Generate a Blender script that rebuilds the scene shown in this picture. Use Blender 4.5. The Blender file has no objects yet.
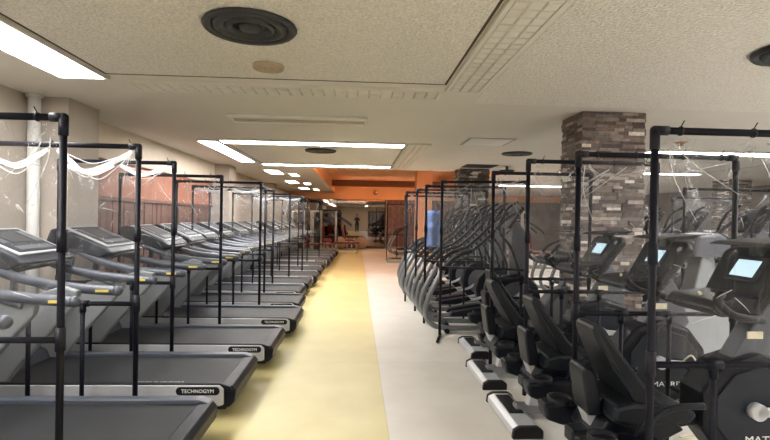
import bpy, bmesh, math, random
from mathutils import Vector, Matrix
random.seed(7)
PI = math.pi
SC = bpy.context.scene
COL = SC.collection

# ------------------------------------------------------------------ materials
MATS = {}
def mat(name, col, rough=.5, metal=0., bump=0., bscale=30., var=0., vscale=4., emit=None, estr=0., spec=.5, coat=0.):
    if name in MATS: return MATS[name]
    m = bpy.data.materials.new(name); m.use_nodes = True
    nt = m.node_tree; b = nt.nodes['Principled BSDF']
    b.inputs['Base Color'].default_value = (*col, 1)
    b.inputs['Roughness'].default_value = rough
    b.inputs['Metallic'].default_value = metal
    b.inputs['Specular IOR Level'].default_value = spec
    b.inputs['Coat Weight'].default_value = coat
    if emit:
        b.inputs['Emission Color'].default_value = (*emit, 1)
        b.inputs['Emission Strength'].default_value = estr
    tc = nt.nodes.new('ShaderNodeTexCoord')
    if var > 0:
        n = nt.nodes.new('ShaderNodeTexNoise'); n.inputs['Scale'].default_value = vscale
        n.inputs['Detail'].default_value = 4
        nt.links.new(tc.outputs['Object'], n.inputs['Vector'])
        r = nt.nodes.new('ShaderNodeValToRGB')
        r.color_ramp.elements[0].position = .3; r.color_ramp.elements[1].position = .7
        r.color_ramp.elements[0].color = (*[c*(1-var) for c in col], 1)
        r.color_ramp.elements[1].color = (*[min(1, c*(1+var)) for c in col], 1)
        nt.links.new(n.outputs['Fac'], r.inputs['Fac'])
        nt.links.new(r.outputs['Color'], b.inputs['Base Color'])
    if bump > 0:
        n2 = nt.nodes.new('ShaderNodeTexNoise'); n2.inputs['Scale'].default_value = bscale
        n2.inputs['Detail'].default_value = 3
        nt.links.new(tc.outputs['Object'], n2.inputs['Vector'])
        bp = nt.nodes.new('ShaderNodeBump'); bp.inputs['Strength'].default_value = bump
        bp.inputs['Distance'].default_value = .02
        nt.links.new(n2.outputs['Fac'], bp.inputs['Height'])
        nt.links.new(bp.outputs['Normal'], b.inputs['Normal'])
    MATS[name] = m
    return m

M_pipe = mat('pipe', (.003, .0035, .010), .5, spec=.25, bump=.05, bscale=60)
M_fit = mat('fitting', (.006, .0065, .013), .5, spec=.3)
M_blk = mat('black_plastic', (.005, .0065, .011), .42, spec=.28, bump=.1, bscale=90)
M_blk2 = mat('black_rubber', (.006, .006, .007), .6, spec=.3, bump=.1, bscale=90)
M_vin = mat('black_vinyl', (.006, .008, .012), .42, spec=.25, bump=.15, bscale=120)
M_dgrey = mat('dark_grey_plastic', (.014, .018, .027), .40, spec=.3, var=.1)
M_mgrey = mat('mid_grey_plastic', (.085, .092, .112), .37, var=.08)
M_rail = mat('rail_grey', (.07, .080, .105), .36, var=.12, vscale=6)
M_lgrey = mat('light_grey_plastic', (.24, .255, .27), .4, var=.06)
M_silver = mat('silver_paint', (.50, .51, .54), .33, metal=.25, var=.06)
M_tubegrey = mat('tube_grey', (.23, .24, .26), .3, metal=.5)
M_belt = mat('running_belt', (.017, .018, .021), .45, spec=.35, bump=.3, bscale=200, var=.3, vscale=3)
M_white = mat('white_plastic', (.8, .8, .78), .4)
M_whitep = mat('white_print', (.8, .8, .8), .5)
M_yellow = mat('yellow_sticker', (.75, .55, .12), .5)
M_lcd = mat('lcd', (.35, .45, .5), .2, emit=(.55, .75, .85), estr=.35)
M_tscreen = mat('treadmill_screen', (.02, .026, .034), .5, spec=.2, var=.3, vscale=20)
M_red = mat('red_vinyl', (.16, .02, .02), .4)
M_tan = mat('tan_vinyl', (.3, .21, .15), .5)
M_ceil = mat('ceiling_paint', (.74, .71, .66), .85, bump=.25, bscale=60, var=.03, vscale=1)
M_pop = mat('ceiling_rough', (.79, .76, .71), .9, bump=1., bscale=55, var=.16, vscale=60)
M_wall = mat('wall_beige', (.50, .44, .38), .8, bump=.08, bscale=80, var=.05, vscale=1.2)
M_wallb = mat('wall_band', (.66, .58, .48), .8, bump=.08, bscale=80, var=.04)
M_orange = mat('orange_paint', (.85, .46, .24), .7, var=.06, vscale=1)
M_brown = mat('beam_brown', (.25, .09, .04), .6)
M_boards_refl = mat('boards_and_reflection', (.13, .06, .045), .55, var=.3, vscale=6, bump=.2, bscale=20)
M_reflpanel = mat('reflection_orange_panel', (.32, .12, .07), .6, var=.2, vscale=3)
M_fargrey = mat('far_wall', (.30, .28, .27), .7, var=.2, vscale=2)
M_diff = mat('diffuser_dark', (.028, .03, .036), .5)
M_vent = mat('vent_tan', (.5, .4, .28), .5)
M_copper = mat('copper', (.5, .25, .15), .35, metal=.6)
M_gapshade_frame = mat('gap_shade_and_frame', (.06, .045, .03), .7)
M_louver = mat('louver', (.72, .70, .64), .4)
M_pale = mat('pale_metal', (.35, .32, .28), .4, metal=.3)
M_foldglint = mat('vinyl_fold_glint', (.85, .87, .9), .2)
M_foldglint.node_tree.nodes['Principled BSDF'].inputs['Alpha'].default_value = .5
M_skin = mat('skin', (.55, .33, .24), .55)
M_hair = mat('hair', (.015, .012, .01), .5)
M_shirt = mat('black_shirt', (.02, .02, .024), .8)
M_jeans = mat('dark_trousers', (.03, .035, .05), .8)
M_blue = mat('blue_cloth', (.16, .24, .5), .8, bump=.2, bscale=20)
M_cream = mat('cream_tag', (.75, .68, .5), .5)
LAMP = 13.
M_lamp = mat('lamp_on', (.9, .9, .88), .4, emit=(1., .97, .935), estr=LAMP)
M_lampfar = mat('lamp_on_far', (.9, .9, .85), .4, emit=(1., .86, .66), estr=9)
M_warm = mat('added_warm_lamp', (.9, .7, .5), .4, emit=(1., .55, .28), estr=15)

def floor_mat():
    m = bpy.data.materials.new('gym_floor'); m.use_nodes = True
    nt = m.node_tree; b = nt.nodes['Principled BSDF']; N = nt.nodes.new; L = nt.links.new
    tc = N('ShaderNodeTexCoord'); sp = N('ShaderNodeSeparateXYZ'); L(tc.outputs['Object'], sp.inputs[0])
    n = N('ShaderNodeTexNoise'); n.inputs['Scale'].default_value = 2.2; n.inputs['Detail'].default_value = 6
    L(tc.outputs['Object'], n.inputs['Vector'])
    def ramp(c0, c1):
        r = N('ShaderNodeValToRGB'); r.color_ramp.elements[0].position = .3; r.color_ramp.elements[1].position = .7
        r.color_ramp.elements[0].color = (*c0, 1); r.color_ramp.elements[1].color = (*c1, 1)
        L(n.outputs['Fac'], r.inputs['Fac']); return r
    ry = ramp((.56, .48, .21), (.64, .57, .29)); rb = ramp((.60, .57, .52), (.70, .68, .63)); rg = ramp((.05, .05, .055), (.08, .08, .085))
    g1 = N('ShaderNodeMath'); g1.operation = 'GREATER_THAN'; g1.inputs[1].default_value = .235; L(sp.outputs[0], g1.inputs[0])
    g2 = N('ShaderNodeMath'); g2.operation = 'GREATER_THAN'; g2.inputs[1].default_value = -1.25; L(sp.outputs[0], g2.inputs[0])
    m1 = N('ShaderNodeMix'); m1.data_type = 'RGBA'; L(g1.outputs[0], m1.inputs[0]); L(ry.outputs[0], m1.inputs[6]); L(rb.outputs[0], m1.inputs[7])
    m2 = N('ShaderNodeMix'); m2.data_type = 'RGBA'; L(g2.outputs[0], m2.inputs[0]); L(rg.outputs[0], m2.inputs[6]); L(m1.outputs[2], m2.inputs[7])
    # sheet joints
    br = N('ShaderNodeTexBrick'); br.offset = 0; br.inputs['Scale'].default_value = 1
    br.inputs['Brick Width'].default_value = 1.8; br.inputs['Row Height'].default_value = 1.8
    br.inputs['Mortar Size'].default_value = .004; br.inputs['Mortar Smooth'].default_value = .3
    br.inputs['Color1'].default_value = br.inputs['Color2'].default_value = (1, 1, 1, 1); br.inputs['Mortar'].default_value = (.8, .78, .75, 1)
    mp = N('ShaderNodeMapping'); mp.inputs['Location'].default_value = (-.235, .4, 0); L(tc.outputs['Object'], mp.inputs[0]); L(mp.outputs[0], br.inputs['Vector'])
    mm = N('ShaderNodeMix'); mm.data_type = 'RGBA'; mm.blend_type = 'MULTIPLY'; mm.inputs[0].default_value = 1
    L(m2.outputs[2], mm.inputs[6]); L(br.outputs['Color'], mm.inputs[7]); L(mm.outputs[2], b.inputs['Base Color'])
    rr = N('ShaderNodeMapRange'); rr.inputs[3].default_value = .3; rr.inputs[4].default_value = .5
    L(n.outputs['Fac'], rr.inputs[0]); L(rr.outputs[0], b.inputs['Roughness'])
    return m

def vinyl_mat():
    m = bpy.data.materials.new('clear_vinyl'); m.use_nodes = True
    nt = m.node_tree; nt.nodes.clear(); N = nt.nodes.new; L = nt.links.new
    out = N('ShaderNodeOutputMaterial'); tr = N('ShaderNodeBsdfTransparent'); tr.inputs[0].default_value = (.95, .96, .97, 1)
    gl = N('ShaderNodeBsdfGlossy'); gl.inputs['Roughness'].default_value = .12
    df = N('ShaderNodeBsdfDiffuse'); df.inputs[0].default_value = (.85, .87, .9, 1)
    tl = N('ShaderNodeBsdfTranslucent'); tl.inputs[0].default_value = (.85, .87, .9, 1)
    tc = N('ShaderNodeTexCoord'); mp = N('ShaderNodeMapping'); mp.inputs['Scale'].default_value = (2.2, 2.2, 1.1); mp.inputs['Rotation'].default_value = (0, .5, 0)
    L(tc.outputs['Object'], mp.inputs[0])
    n = N('ShaderNodeTexNoise'); n.inputs['Scale'].default_value = 2.0; n.inputs['Detail'].default_value = 3; n.inputs['Distortion'].default_value = 1.6
    L(mp.outputs[0], n.inputs['Vector'])
    # creases: thin ridges where the noise crosses its middle
    s = N('ShaderNodeMath'); s.operation = 'SUBTRACT'; s.inputs[1].default_value = .5; L(n.outputs['Fac'], s.inputs[0])
    a = N('ShaderNodeMath'); a.operation = 'ABSOLUTE'; L(s.outputs[0], a.inputs[0])
    bp = N('ShaderNodeBump'); bp.inputs['Strength'].default_value = .6; bp.inputs['Distance'].default_value = .12; L(a.outputs[0], bp.inputs['Height'])
    for x in (gl,): L(bp.outputs['Normal'], x.inputs['Normal'])
    lw = N('ShaderNodeLayerWeight'); lw.inputs['Blend'].default_value = .5; L(bp.outputs['Normal'], lw.inputs['Normal'])
    fr = N('ShaderNodeMath'); fr.operation = 'POWER'; fr.inputs[1].default_value = 4.; L(lw.outputs['Facing'], fr.inputs[0])
    fm = N('ShaderNodeMath'); fm.operation = 'MULTIPLY_ADD'; fm.inputs[1].default_value = .5; fm.inputs[2].default_value = .022; fm.use_clamp = True
    L(fr.outputs[0], fm.inputs[0])
    ml = N('ShaderNodeMapRange'); ml.inputs[1].default_value = 0; ml.inputs[2].default_value = .009; ml.inputs[3].default_value = .16; ml.inputs[4].default_value = .014  # whiter mix along the creases, a glint put into the colour
    L(a.outputs[0], ml.inputs[0])
    m0 = N('ShaderNodeMixShader'); m0.inputs[0].default_value = .5; L(df.outputs[0], m0.inputs[1]); L(tl.outputs[0], m0.inputs[2])
    m1 = N('ShaderNodeMixShader'); L(ml.outputs[0], m1.inputs[0]); L(tr.outputs[0], m1.inputs[1]); L(m0.outputs[0], m1.inputs[2])
    m2 = N('ShaderNodeMixShader'); L(fm.outputs[0], m2.inputs[0]); L(m1.outputs[0], m2.inputs[1]); L(gl.outputs[0], m2.inputs[2])
    L(m2.outputs[0], out.inputs[0])
    return m

def mirror_mat():
    m = bpy.data.materials.new('mirror_glass'); m.use_nodes = True
    b = m.node_tree.nodes['Principled BSDF']
    b.inputs['Base Color'].default_value = (.22, .17, .14, 1); b.inputs['Metallic'].default_value = 1; b.inputs['Roughness'].default_value = .015
    return m
M_floor = floor_mat(); M_vinyl = vinyl_mat(); M_mirror = mirror_mat()
STONES = [mat('stone%d' % i, c, .8, bump=.4, bscale=40, var=.25, vscale=20) for i, c in enumerate(
    [(.14, .105, .095), (.20, .155, .14), (.10, .08, .078), (.30, .25, .225), (.20, .185, .18), (.42, .36, .32), (.78, .72, .66)])]

# ------------------------------------------------------------------ mesh builder
def catmull(pts, n=8):
    P = [Vector(p) for p in pts]
    if len(P) < 3: return P
    out = []
    for i in range(len(P)-1):
        p0 = P[max(i-1, 0)]; p1 = P[i]; p2 = P[i+1]; p3 = P[min(i+2, len(P)-1)]
        for k in range(n):
            t = k/n
            out.append(.5*((2*p1)+(p2-p0)*t+(2*p0-5*p1+4*p2-p3)*t*t+(3*p1-p0-3*p2+p3)*t**3))
    out.append(P[-1]); return out

class MB:
    def __init__(s): s.bm = bmesh.new(); s.mi = 0
    def _fin(s, before, smooth=False):
        for f in s.bm.faces:
            if f not in before: f.material_index = s.mi; f.smooth = smooth
    def _merge(s, b2, smooth=False):
        for f in b2.faces: f.smooth = smooth; f.material_index = s.mi
        me = bpy.data.meshes.new('t'); b2.to_mesh(me); b2.free(); s.bm.from_mesh(me); bpy.data.meshes.remove(me)
    def box(s, c, size, bev=0., rot=None, seg=2):
        b = bmesh.new(); bmesh.ops.create_cube(b, size=1)
        bmesh.ops.scale(b, vec=size, verts=b.verts)
        if bev > 0:
            bmesh.ops.bevel(b, geom=b.edges[:], offset=bev, segments=seg, affect='EDGES', profile=.5)
        M = Matrix.Translation(c)
        if rot: M = M @ Matrix.Rotation(rot[2], 4, 'Z') @ Matrix.Rotation(rot[1], 4, 'Y') @ Matrix.Rotation(rot[0], 4, 'X')
        bmesh.ops.transform(b, matrix=M, verts=b.verts); s._merge(b, False); return s
    def b2(s, x0, x1, y0, y1, z0, z1, bev=0.):
        return s.box(((x0+x1)/2, (y0+y1)/2, (z0+z1)/2), (abs(x1-x0), abs(y1-y0), abs(z1-z0)), bev)
    def cyl(s, a, c, r, r2=None, n=16, bev=0):
        a = Vector(a); c = Vector(c); d = c-a; b = bmesh.new()
        bmesh.ops.create_cone(b, cap_ends=True, segments=n, radius1=r, radius2=r if r2 is None else r2, depth=d.length)
        M = Matrix.Translation((a+c)/2) @ d.to_track_quat('Z', 'Y').to_matrix().to_4x4()
        bmesh.ops.transform(b, matrix=M, verts=b.verts)
        for f in b.faces: f.smooth = len(f.verts) == 4
        for f in b.faces: f.material_index = s.mi
        me = bpy.data.meshes.new('t'); b.to_mesh(me); b.free(); s.bm.from_mesh(me); bpy.data.meshes.remove(me); return s
    def tube(s, pts, r, n=10, smooth=8, flat=1.0, r_end=None):
        P = catmull(pts, smooth) if smooth else [Vector(p) for p in pts]
        b = bmesh.new(); rings = []; up = None
        for i, p in enumerate(P):
            t = (P[min(i+1, len(P)-1)]-P[max(i-1, 0)]).normalized()
            if up is None: up = Vector((0, 1, 0)) if abs(t.y) < .9 else Vector((1, 0, 0))
            u = (up - t*up.dot(t)).normalized(); v = t.cross(u); up = u
            rr = r if r_end is None else r+(r_end-r)*i/(len(P)-1)
            rings.append([b.verts.new(p+u*math.cos(2*PI*k/n)*rr*flat+v*math.sin(2*PI*k/n)*rr) for k in range(n)])
        for i in range(len(rings)-1):
            for k in range(n):
                b.faces.new((rings[i][k], rings[i][(k+1) % n], rings[i+1][(k+1) % n], rings[i+1][k]))
        # rounded ends
        for R, s_ in ((rings[0], -1), (rings[-1], 1)):
            b.faces.new(R if s_ > 0 else R[::-1])
        bmesh.ops.recalc_face_normals(b, faces=b.faces)
        s._merge(b, True); return s
    def prof(s, pts, y0, y1, bev=0., axis='Y'):
        """polygon in XZ extruded along Y (or in YZ along X, or in XY along Z)"""
        b = bmesh.new()
        def mk(p, t):
            return {'Y': (p[0], t, p[1]), 'X': (t, p[0], p[1]), 'Z': (p[0], p[1], t)}[axis]
        A = [b.verts.new(mk(p, y0)) for p in pts]; B = [b.verts.new(mk(p, y1)) for p in pts]
        n = len(pts); b.faces.new(A); b.faces.new(B[::-1])
        for i in range(n): b.faces.new((A[i], B[i], B[(i+1) % n], A[(i+1) % n]))
        bmesh.ops.recalc_face_normals(b, faces=b.faces)
        if bev > 0: bmesh.ops.bevel(b, geom=b.edges[:], offset=bev, segments=2, affect='EDGES', profile=.5)
        s._merge(b, False); return s
    def ball(s, c, r, scale=(1, 1, 1), n=16):
        b = bmesh.new(); bmesh.ops.create_uvsphere(b, u_segments=n, v_segments=n//2+2, radius=r)
        bmesh.ops.transform(b, matrix=Matrix.Translation(c) @ Matrix.Diagonal((*scale, 1)), verts=b.verts)
        s._merge(b, True); return s
    def lathe(s, prof, c=(0, 0, 0), n=28, axis='Z'):
        b = bmesh.new(); rings = []
        for (r, z) in prof:
            ring = []
            for k in range(n):
                a = 2*PI*k/n
                p = {'Z': (r*math.cos(a), r*math.sin(a), z), 'Y': (r*math.cos(a), z, r*math.sin(a)), 'X': (z, r*math.cos(a), r*math.sin(a))}[axis]
                ring.append(b.verts.new(Vector(c)+Vector(p)))
            rings.append(ring)
        for i in range(len(rings)-1):
            for k in range(n):
                try: b.faces.new((rings[i][k], rings[i][(k+1) % n], rings[i+1][(k+1) % n], rings[i+1][k]))
                except ValueError: pass
        bmesh.ops.remove_doubles(b, verts=b.verts, dist=1e-5)
        bmesh.ops.recalc_face_normals(b, faces=b.faces)
        s._merge(b, True); return s
    def build(s, name, mats, parent=None):
        me = bpy.data.meshes.new(name); s.bm.to_mesh(me); s.bm.free()
        for m in (mats if isinstance(mats, (list, tuple)) else [mats]): me.materials.append(m)
        o = bpy.data.objects.new(name, me); COL.objects.link(o); o.parent = parent
        return o

def tag(o, label, cat, group=None):
    o['label'] = label; o['category'] = cat
    if group: o['group'] = group
    return o
def thing(name, label, cat, loc=(0, 0, 0), rz=0, group=None):
    o = bpy.data.objects.new(name, None); COL.objects.link(o); o.empty_display_size = .1
    o.location = loc; o.rotation_euler = (0, 0, rz)
    return tag(o, label, cat, group)
def struct(name, mb, m, parent=None):
    o = mb.build(name, m, parent)
    if parent is None: o['kind'] = 'structure'
    return o
def dup(o, parent=None):
    c = o.copy(); COL.objects.link(c); c.parent = parent
    for ch in list(o.children): dup(ch, c)
    return c
def place(proto, first, loc, rz, label, group=None):
    o = proto if first else dup(proto)
    o.location = loc; o.rotation_euler = (0, 0, rz); o['label'] = label
    if group: o['group'] = group
    return o
def text_part(txt, size, M, m, parent, name='lettering', depth=.0015, sx=1.):
    cu = bpy.data.curves.new('t', 'FONT'); cu.body = txt; cu.size = size; cu.extrude = depth
    cu.align_x = 'CENTER'; cu.align_y = 'CENTER'; cu.resolution_u = 3
    to = bpy.data.objects.new('t', cu); COL.objects.link(to)
    bpy.context.view_layer.update()
    me = bpy.data.meshes.new_from_object(to); bpy.data.objects.remove(to)
    me.transform(M @ Matrix.Diagonal((sx, 1, 1, 1))); me.materials.clear(); me.materials.append(m)
    o = bpy.data.objects.new(name, me); COL.objects.link(o); o.parent = parent
    return o

# ------------------------------------------------------------------ room
CZ = 2.6; XL, XR, YB, YF = -3.25, 12.0, -6.5, 23.5
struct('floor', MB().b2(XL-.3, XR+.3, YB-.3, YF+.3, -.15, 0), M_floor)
c = MB(); c.b2(XL-.2, XR+.2, YB-.2, 12, CZ, CZ+.7); c.b2(XL-.2, -1.07, 12, YF+.2, CZ, CZ+.7); c.b2(3.6, XR+.2, 12, YF+.2, CZ, CZ+.7)
struct('ceiling', c, M_ceil)
c = MB(); c.b2(-1.07, 3.6, 12, YF+.2, 3.12, 3.3)
struct('ceiling', c, M_orange)
c = MB(); c.b2(-1.09, -1.06, 12, YF, CZ-.005, 3.12); c.b2(3.59, 3.62, 12, YF, CZ-.005, 3.12); c.b2(-1.07, 3.6, 11.98, 12.01, CZ-.005, 3.12)
struct('trim_1', c, M_orange)
struct('trim_2', MB().b2(-1.06, 3.59, 20.6, 21.0, 2.74, 2.98), M_brown)  # beam in a darker brown than the bay around it
# rough inner panels of the ceiling light rings
def ring_panel(x0, x1, y0, y1):
    return MB().b2(x0, x1, y0, y1, CZ-.012, CZ+.01)
RX0, RX1 = -2.06, .72
pn = 1
for (x0, x1, y0, y1) in [(RX0, RX1, .5, 4.2), (RX0, RX1, 8.05, 10.9), (5.0, 7.8, 8.05, 10.9), (RX0, RX1, -4.9, -1.2)]:
    struct('ceiling', ring_panel(x0, x1, y0, y1), M_pop)
    e = MB(); w = .018  # dark edge strips: shade of the recess gap put into the colour
    e.b2(x0-w, x0, y0-w, y1+w, CZ-.014, CZ+.01); e.b2(x1, x1+w, y0-w, y1+w, CZ-.014, CZ+.01)
    e.b2(x0, x1, y1, y1+w, CZ-.014, CZ+.01); e.b2(x0, x1, y0-w, y0, CZ-.014, CZ+.01)
    struct('trim_%d' % (pn+2), e, M_gapshade_frame); pn += 1
# rough field on the right of the near ring
struct('ceiling', MB().b2(1.12, 5.5, -1, 4.9, CZ-.004, CZ+.01), M_pop)

w = MB(); w.b2(XL-.2, XL, YB-.2, 5.2, 0, CZ)
w.b2(XL-.2, XL, 12.0, YF+.2, 0, CZ)
w.b2(XL-.2, XL-.12, 5.2, 12.0, 0, CZ)
struct('wall_left', w, M_wall)
struct('wall_left', MB().b2(XL-.125, XL+.02, 5.78, 11.5, 2.15, CZ), M_wallb)
struct('wall_left', MB().b2(XL-.125, XL-.03, 5.78, 11.5, 1.66, 2.15), M_reflpanel)  # orange-brown colour stands in for the room reflected on this wall
b = MB()  # dark boards and gaps stand in for reflected frame lines
y = 5.8
while y < 11.45:
    b.b2(XL-.125, XL-.05+random.random()*.015, y, y+.15, .05, 1.66, .004); y += .165
b.b2(XL-.12, XL-.02, 5.78, 11.5, 1.62, 1.67)
struct('wall_left', b, M_boards_refl)
for (y0, y1) in ((5.18, 5.78), (11.5, 12.1), (17.6, 18.2)):
    struct('wall_left', MB().b2(XL-.1, -2.9, y0, y1, 0, CZ, .006), M_wall)
struct('baseboard_left', MB().b2(XL, XL+.015, YB, 4.98, 0, .09, .003), M_dgrey)
struct('wall_back', MB().b2(XL-.2, XR+.2, YB-.2, YB, 0, CZ), M_wall)
struct('wall_right', MB().b2(XR, XR+.2, YB-.2, YF+.2, 0, CZ), M_fargrey)
struct('wall_front', MB().b2(XL-.2, XR+.2, YF, YF+.2, 0, 2.3), M_fargrey)
struct('wall_front', MB().b2(XL-.2, XR+.2, YF-.02, YF+.2, 2.3, 3.12), M_orange)
# wood panelling on the wall beside the mirror
b = MB(); x = 1.4
while x < 5.2:
    b.b2(x, x+.28, YF-.04, YF, .1, 2.3, .004); x += .29
struct('wall_front', b, M_boards_refl)

# mirror
t = thing('wall_mirror', 'large tinted mirror covering the end wall, showing the aisle again', 'mirror', (-.95, YF-.03, .12))
MB().b2(-2.25, 2.25, -.012, .004, 0, 2.16).build('glass', M_mirror, t)
f = MB(); f.b2(-2.29, 2.29, -.03, .01, -.12, 0, .003); f.b2(-2.29, -2.25, -.03, .01, 0, 2.16); f.b2(2.25, 2.29, -.03, .01, 0, 2.16); f.b2(-.01, .01, -.016, .0, 0, 2.16)
f.build('mirror_frame', M_gapshade_frame, t)

# stone pillars
def stone_pillar(name, x0, x1, y0, y1, label):
    mb = MB(); mb.mi = 0
    mb.b2(x0+.03, x1-.03, y0+.03, y1-.03, 0, CZ)
    z = 0.; h = .034
    rnd = random.Random(int(y0*10)+5)
    while z < CZ-.01:
        hh = min(h*rnd.uniform(.8, 1.25), CZ-z)
        for side in range(4):
            L = (x1-x0) if side in (0, 2) else (y1-y0)
            s = 0.
            while s < L-.01:
                l = min(rnd.uniform(.07, .24), L-s)
                if L-s-l < .05: l = L-s
                pr = rnd.uniform(.0, .022)
                mb.mi = rnd.choices(range(7), [5, 5, 4, 4, 3, 2, 1.3])[0]
                if side == 0: mb.b2(x0+s, x0+s+l-.004, y0-pr, y0+.035, z, z+hh-.004)
                elif side == 2: mb.b2(x0+s, x0+s+l-.004, y1-.035, y1+pr, z, z+hh-.004)
                elif side == 1: mb.b2(x0-pr, x0+.035, y0+s, y0+s+l-.004, z, z+hh-.004)
                else: mb.b2(x1-.035, x1+pr, y0+s, y0+s+l-.004, z, z+hh-.004)
                s += l
        z += hh
    o = mb.build(name, STONES)
    o['kind'] = 'structure'
    return o
stone_pillar('wall_pillar', 2.33, 3.0, 5.1, 5.6, '')
stone_pillar('wall_pillar', 2.3, 2.97, 11.2, 11.75, '')
stone_pillar('wall_pillar', 9.5, 10.1, 12.3, 12.9, '')
struct('wall_pillar', MB().b2(2.05, 2.6, 17.3, 17.85, 0, 3.12, .01), M_orange)

# water/drain pipe by the left wall
t = thing('wall_pipe', 'white vertical pipe running up the left wall beside the first column', 'pipe', (-3.17, 5.08, 0))
MB().cyl((0, 0, 0), (0, 0, CZ), .055, n=20).build('pipe_body', M_white, t)
MB().lathe([(.055, CZ-.03), (.075, CZ-.03), (.075, CZ-.001), (.055, CZ-.001)]).build('collar', M_white, t)

# ceiling lights -----------------------------------------------------------
def strip_light(x0, x1, y0, y1, lit, label, m=None, group=None):
    cx, cy = (x0+x1)/2, (y0+y1)/2
    t = thing('ceiling_light' , label, 'ceiling light', (cx, cy, CZ-.03), 0, group)
    hx, hy = (x1-x0)/2, (y1-y0)/2; e = .03
    f = MB()
    f.b2(-hx, hx, -hy, -hy+e, 0, .03, .003); f.b2(-hx, hx, hy-e, hy, 0, .03, .003)
    f.b2(-hx, -hx+e, -hy+e, hy-e, 0, .03, .003); f.b2(hx-e, hx, -hy+e, hy-e, 0, .03, .003)
    f.b2(-hx+e, hx-e, -hy+e, hy-e, .022, .029)
    f.build('frame', M_ceil if lit else M_louver, t)
    if lit:
        MB().b2(-hx+e, hx-e, -hy+e, hy-e, .008, .02, .003).build('diffuser', m or M_lamp, t)
    else:
        lx = (hx-e)*2; ly = (hy-e)*2; long_y = ly > lx
        nx, ny = (3, int(ly/.1)) if long_y else (int(lx/.1), 3)
        bm = bmesh.new()
        V = [[bm.verts.new((-lx/2+lx*a/nx, -ly/2+ly*b/ny, .021)) for a in range(nx+1)] for b in range(ny+1)]
        for b in range(ny):
            for a in range(nx): bm.faces.new((V[b][a], V[b+1][a], V[b+1][a+1], V[b][a+1]))
        bmesh.ops.inset_individual(bm, faces=bm.faces[:], thickness=.014, depth=0)
        fs = [f for f in bm.faces if len({v.index for v in f.verts}) == 4 and f.calc_area() > .3*(lx/nx)*(ly/ny)]
        bmesh.ops.inset_individual(bm, faces=fs, thickness=.012, depth=0)
        for f in fs:
            for v in f.verts: v.co.z = .001
        bmesh.ops.recalc_face_normals(bm, faces=bm.faces)
        g = MB(); g.bm.free(); g.bm = bm
        g.build('louver', M_louver, t)
    return t
strip_light(-2.52, -2.1, .45, 4.35, True, 'bright ceiling light strip in the top left corner, running along the aisle')
strip_light(-2.0, .74, 4.4, 4.72, False, 'unlit louvred ceiling strip crossing the near ceiling panel edge')
strip_light(.76, 1.08, .45, 4.4, False, 'unlit louvred ceiling strip running away at the top centre right')
strip_light(-2.12, .74, 7.62, 8.0, True, 'bright ceiling light strip crossing the middle ceiling ring, nearer side')
strip_light(-2.48, -2.14, 7.75, 10.7, True, 'bright ceiling light strip on the left side of the middle ring')
strip_light(-2.1, .74, 10.93, 11.3, True, 'thin bright ceiling light strip on the far side of the middle ring')
strip_light(.76, 1.12, 7.62, 11.3, False, 'unlit louvred strip on the right side of the middle ceiling ring')
strip_light(4.6, 7.9, 7.6, 7.98, True, 'bright ceiling light strip seen through vinyl at right, nearer of the two')
strip_light(4.6, 7.9, 11.0, 11.35, True, 'bright ceiling light strip seen through vinyl at right, farther of the two')
strip_light(4.6, 7.9, 16.0, 16.35, True, 'far bright ceiling light strip deep in the right side of the gym')
strip_light(5.0, 8.2, 2.2, 2.6, True, 'ceiling light strip above the right machine area outside the frame', group='ceiling lights outside the frame')
strip_light(4.4, 4.8, .45, 4.2, True, 'added ceiling light strip above the right machine area, unseen outside the frame', group='ceiling lights outside the frame')  # unseen strip added to brighten the right side
strip_light(4.6, 5.0, -4.5, -1.0, True, 'ceiling light strip behind the viewer', group='ceiling lights behind the viewer')
strip_light(-2.52, -2.1, -4.9, -1.2, True, 'ceiling light strip behind the viewer', group='ceiling lights behind the viewer')
strip_light(.76, 1.08, -4.9, -1.2, True, 'ceiling light strip behind the viewer', group='ceiling lights behind the viewer')
for i, (yy, w_) in enumerate(((13.0, 'nearest'), (16.6, 'middle'), (20.3, 'farthest'))):
    strip_light(-2.35, -1.95, yy-.6, yy+.6, True, 'glowing lamp on the pinkish far left ceiling, %s of the three larger ones' % w_, M_lampfar, 'far left ceiling lamps')
    strip_light(-1.85, -1.6, yy+.3, yy+1.2, True, 'smaller glowing lamp beside the %s larger lamp on the far left ceiling' % w_, M_lampfar, 'far left ceiling lamps')
t = thing('added_warm_light', 'added warm lamp strip, out of view in the raised orange ceiling bay', 'added light', (.9, 12.35, 2.9))
MB().b2(-1.8, 1.8, -.05, .05, .03, .08, .01).build('housing', M_white, t)
MB().b2(-1.78, 1.78, -.04, .04, -.0, .03, .008).build('tube', M_warm, t)  # hidden lamp added for the orange glow at the far end
t2 = place(t, False, (1.2, 21.5, 2.9), 0, 'added warm lamp strip hidden behind the brown beam at the mirror wall')

# round diffusers etc.
def diffuser(x, y, r, label, m=None, name='ceiling_vent', rings=3):
    t = thing(name, label, 'ceiling vent', (x, y, CZ-.012 if y < 5 or 8 < y < 11 and x < 1 else CZ))
    MB().lathe([(r*.97, 0), (r, -.012), (r*.95, -.028), (r*.84, -.02), (r*.8, -.004), (r*.8, 0)]).build('outer_ring', m or M_diff, t)
    MB().lathe([(.001, -.0015), (r*.9, -.0015), (r*.9, -.0005), (.001, -.0005)]).build('back_plate', m or M_diff, t)
    for k in range(1, rings):
        q = r*(.78-.25*(k-1))
        MB().lathe([(q, -.002), (q, -.018), (q*.85, -.03), (q*.7, -.012), (q*.68, -.002)]).build('cone', m or M_diff, t)
    MB().lathe([(.001, -.028), (r*.2, -.026), (r*.24, -.01), (r*.24, -.001)]).build('centre_plate', m or M_diff, t)
    return t
diffuser(-.66, 3.05, .28, 'large dark round ceiling vent at the top left of centre')
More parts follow.
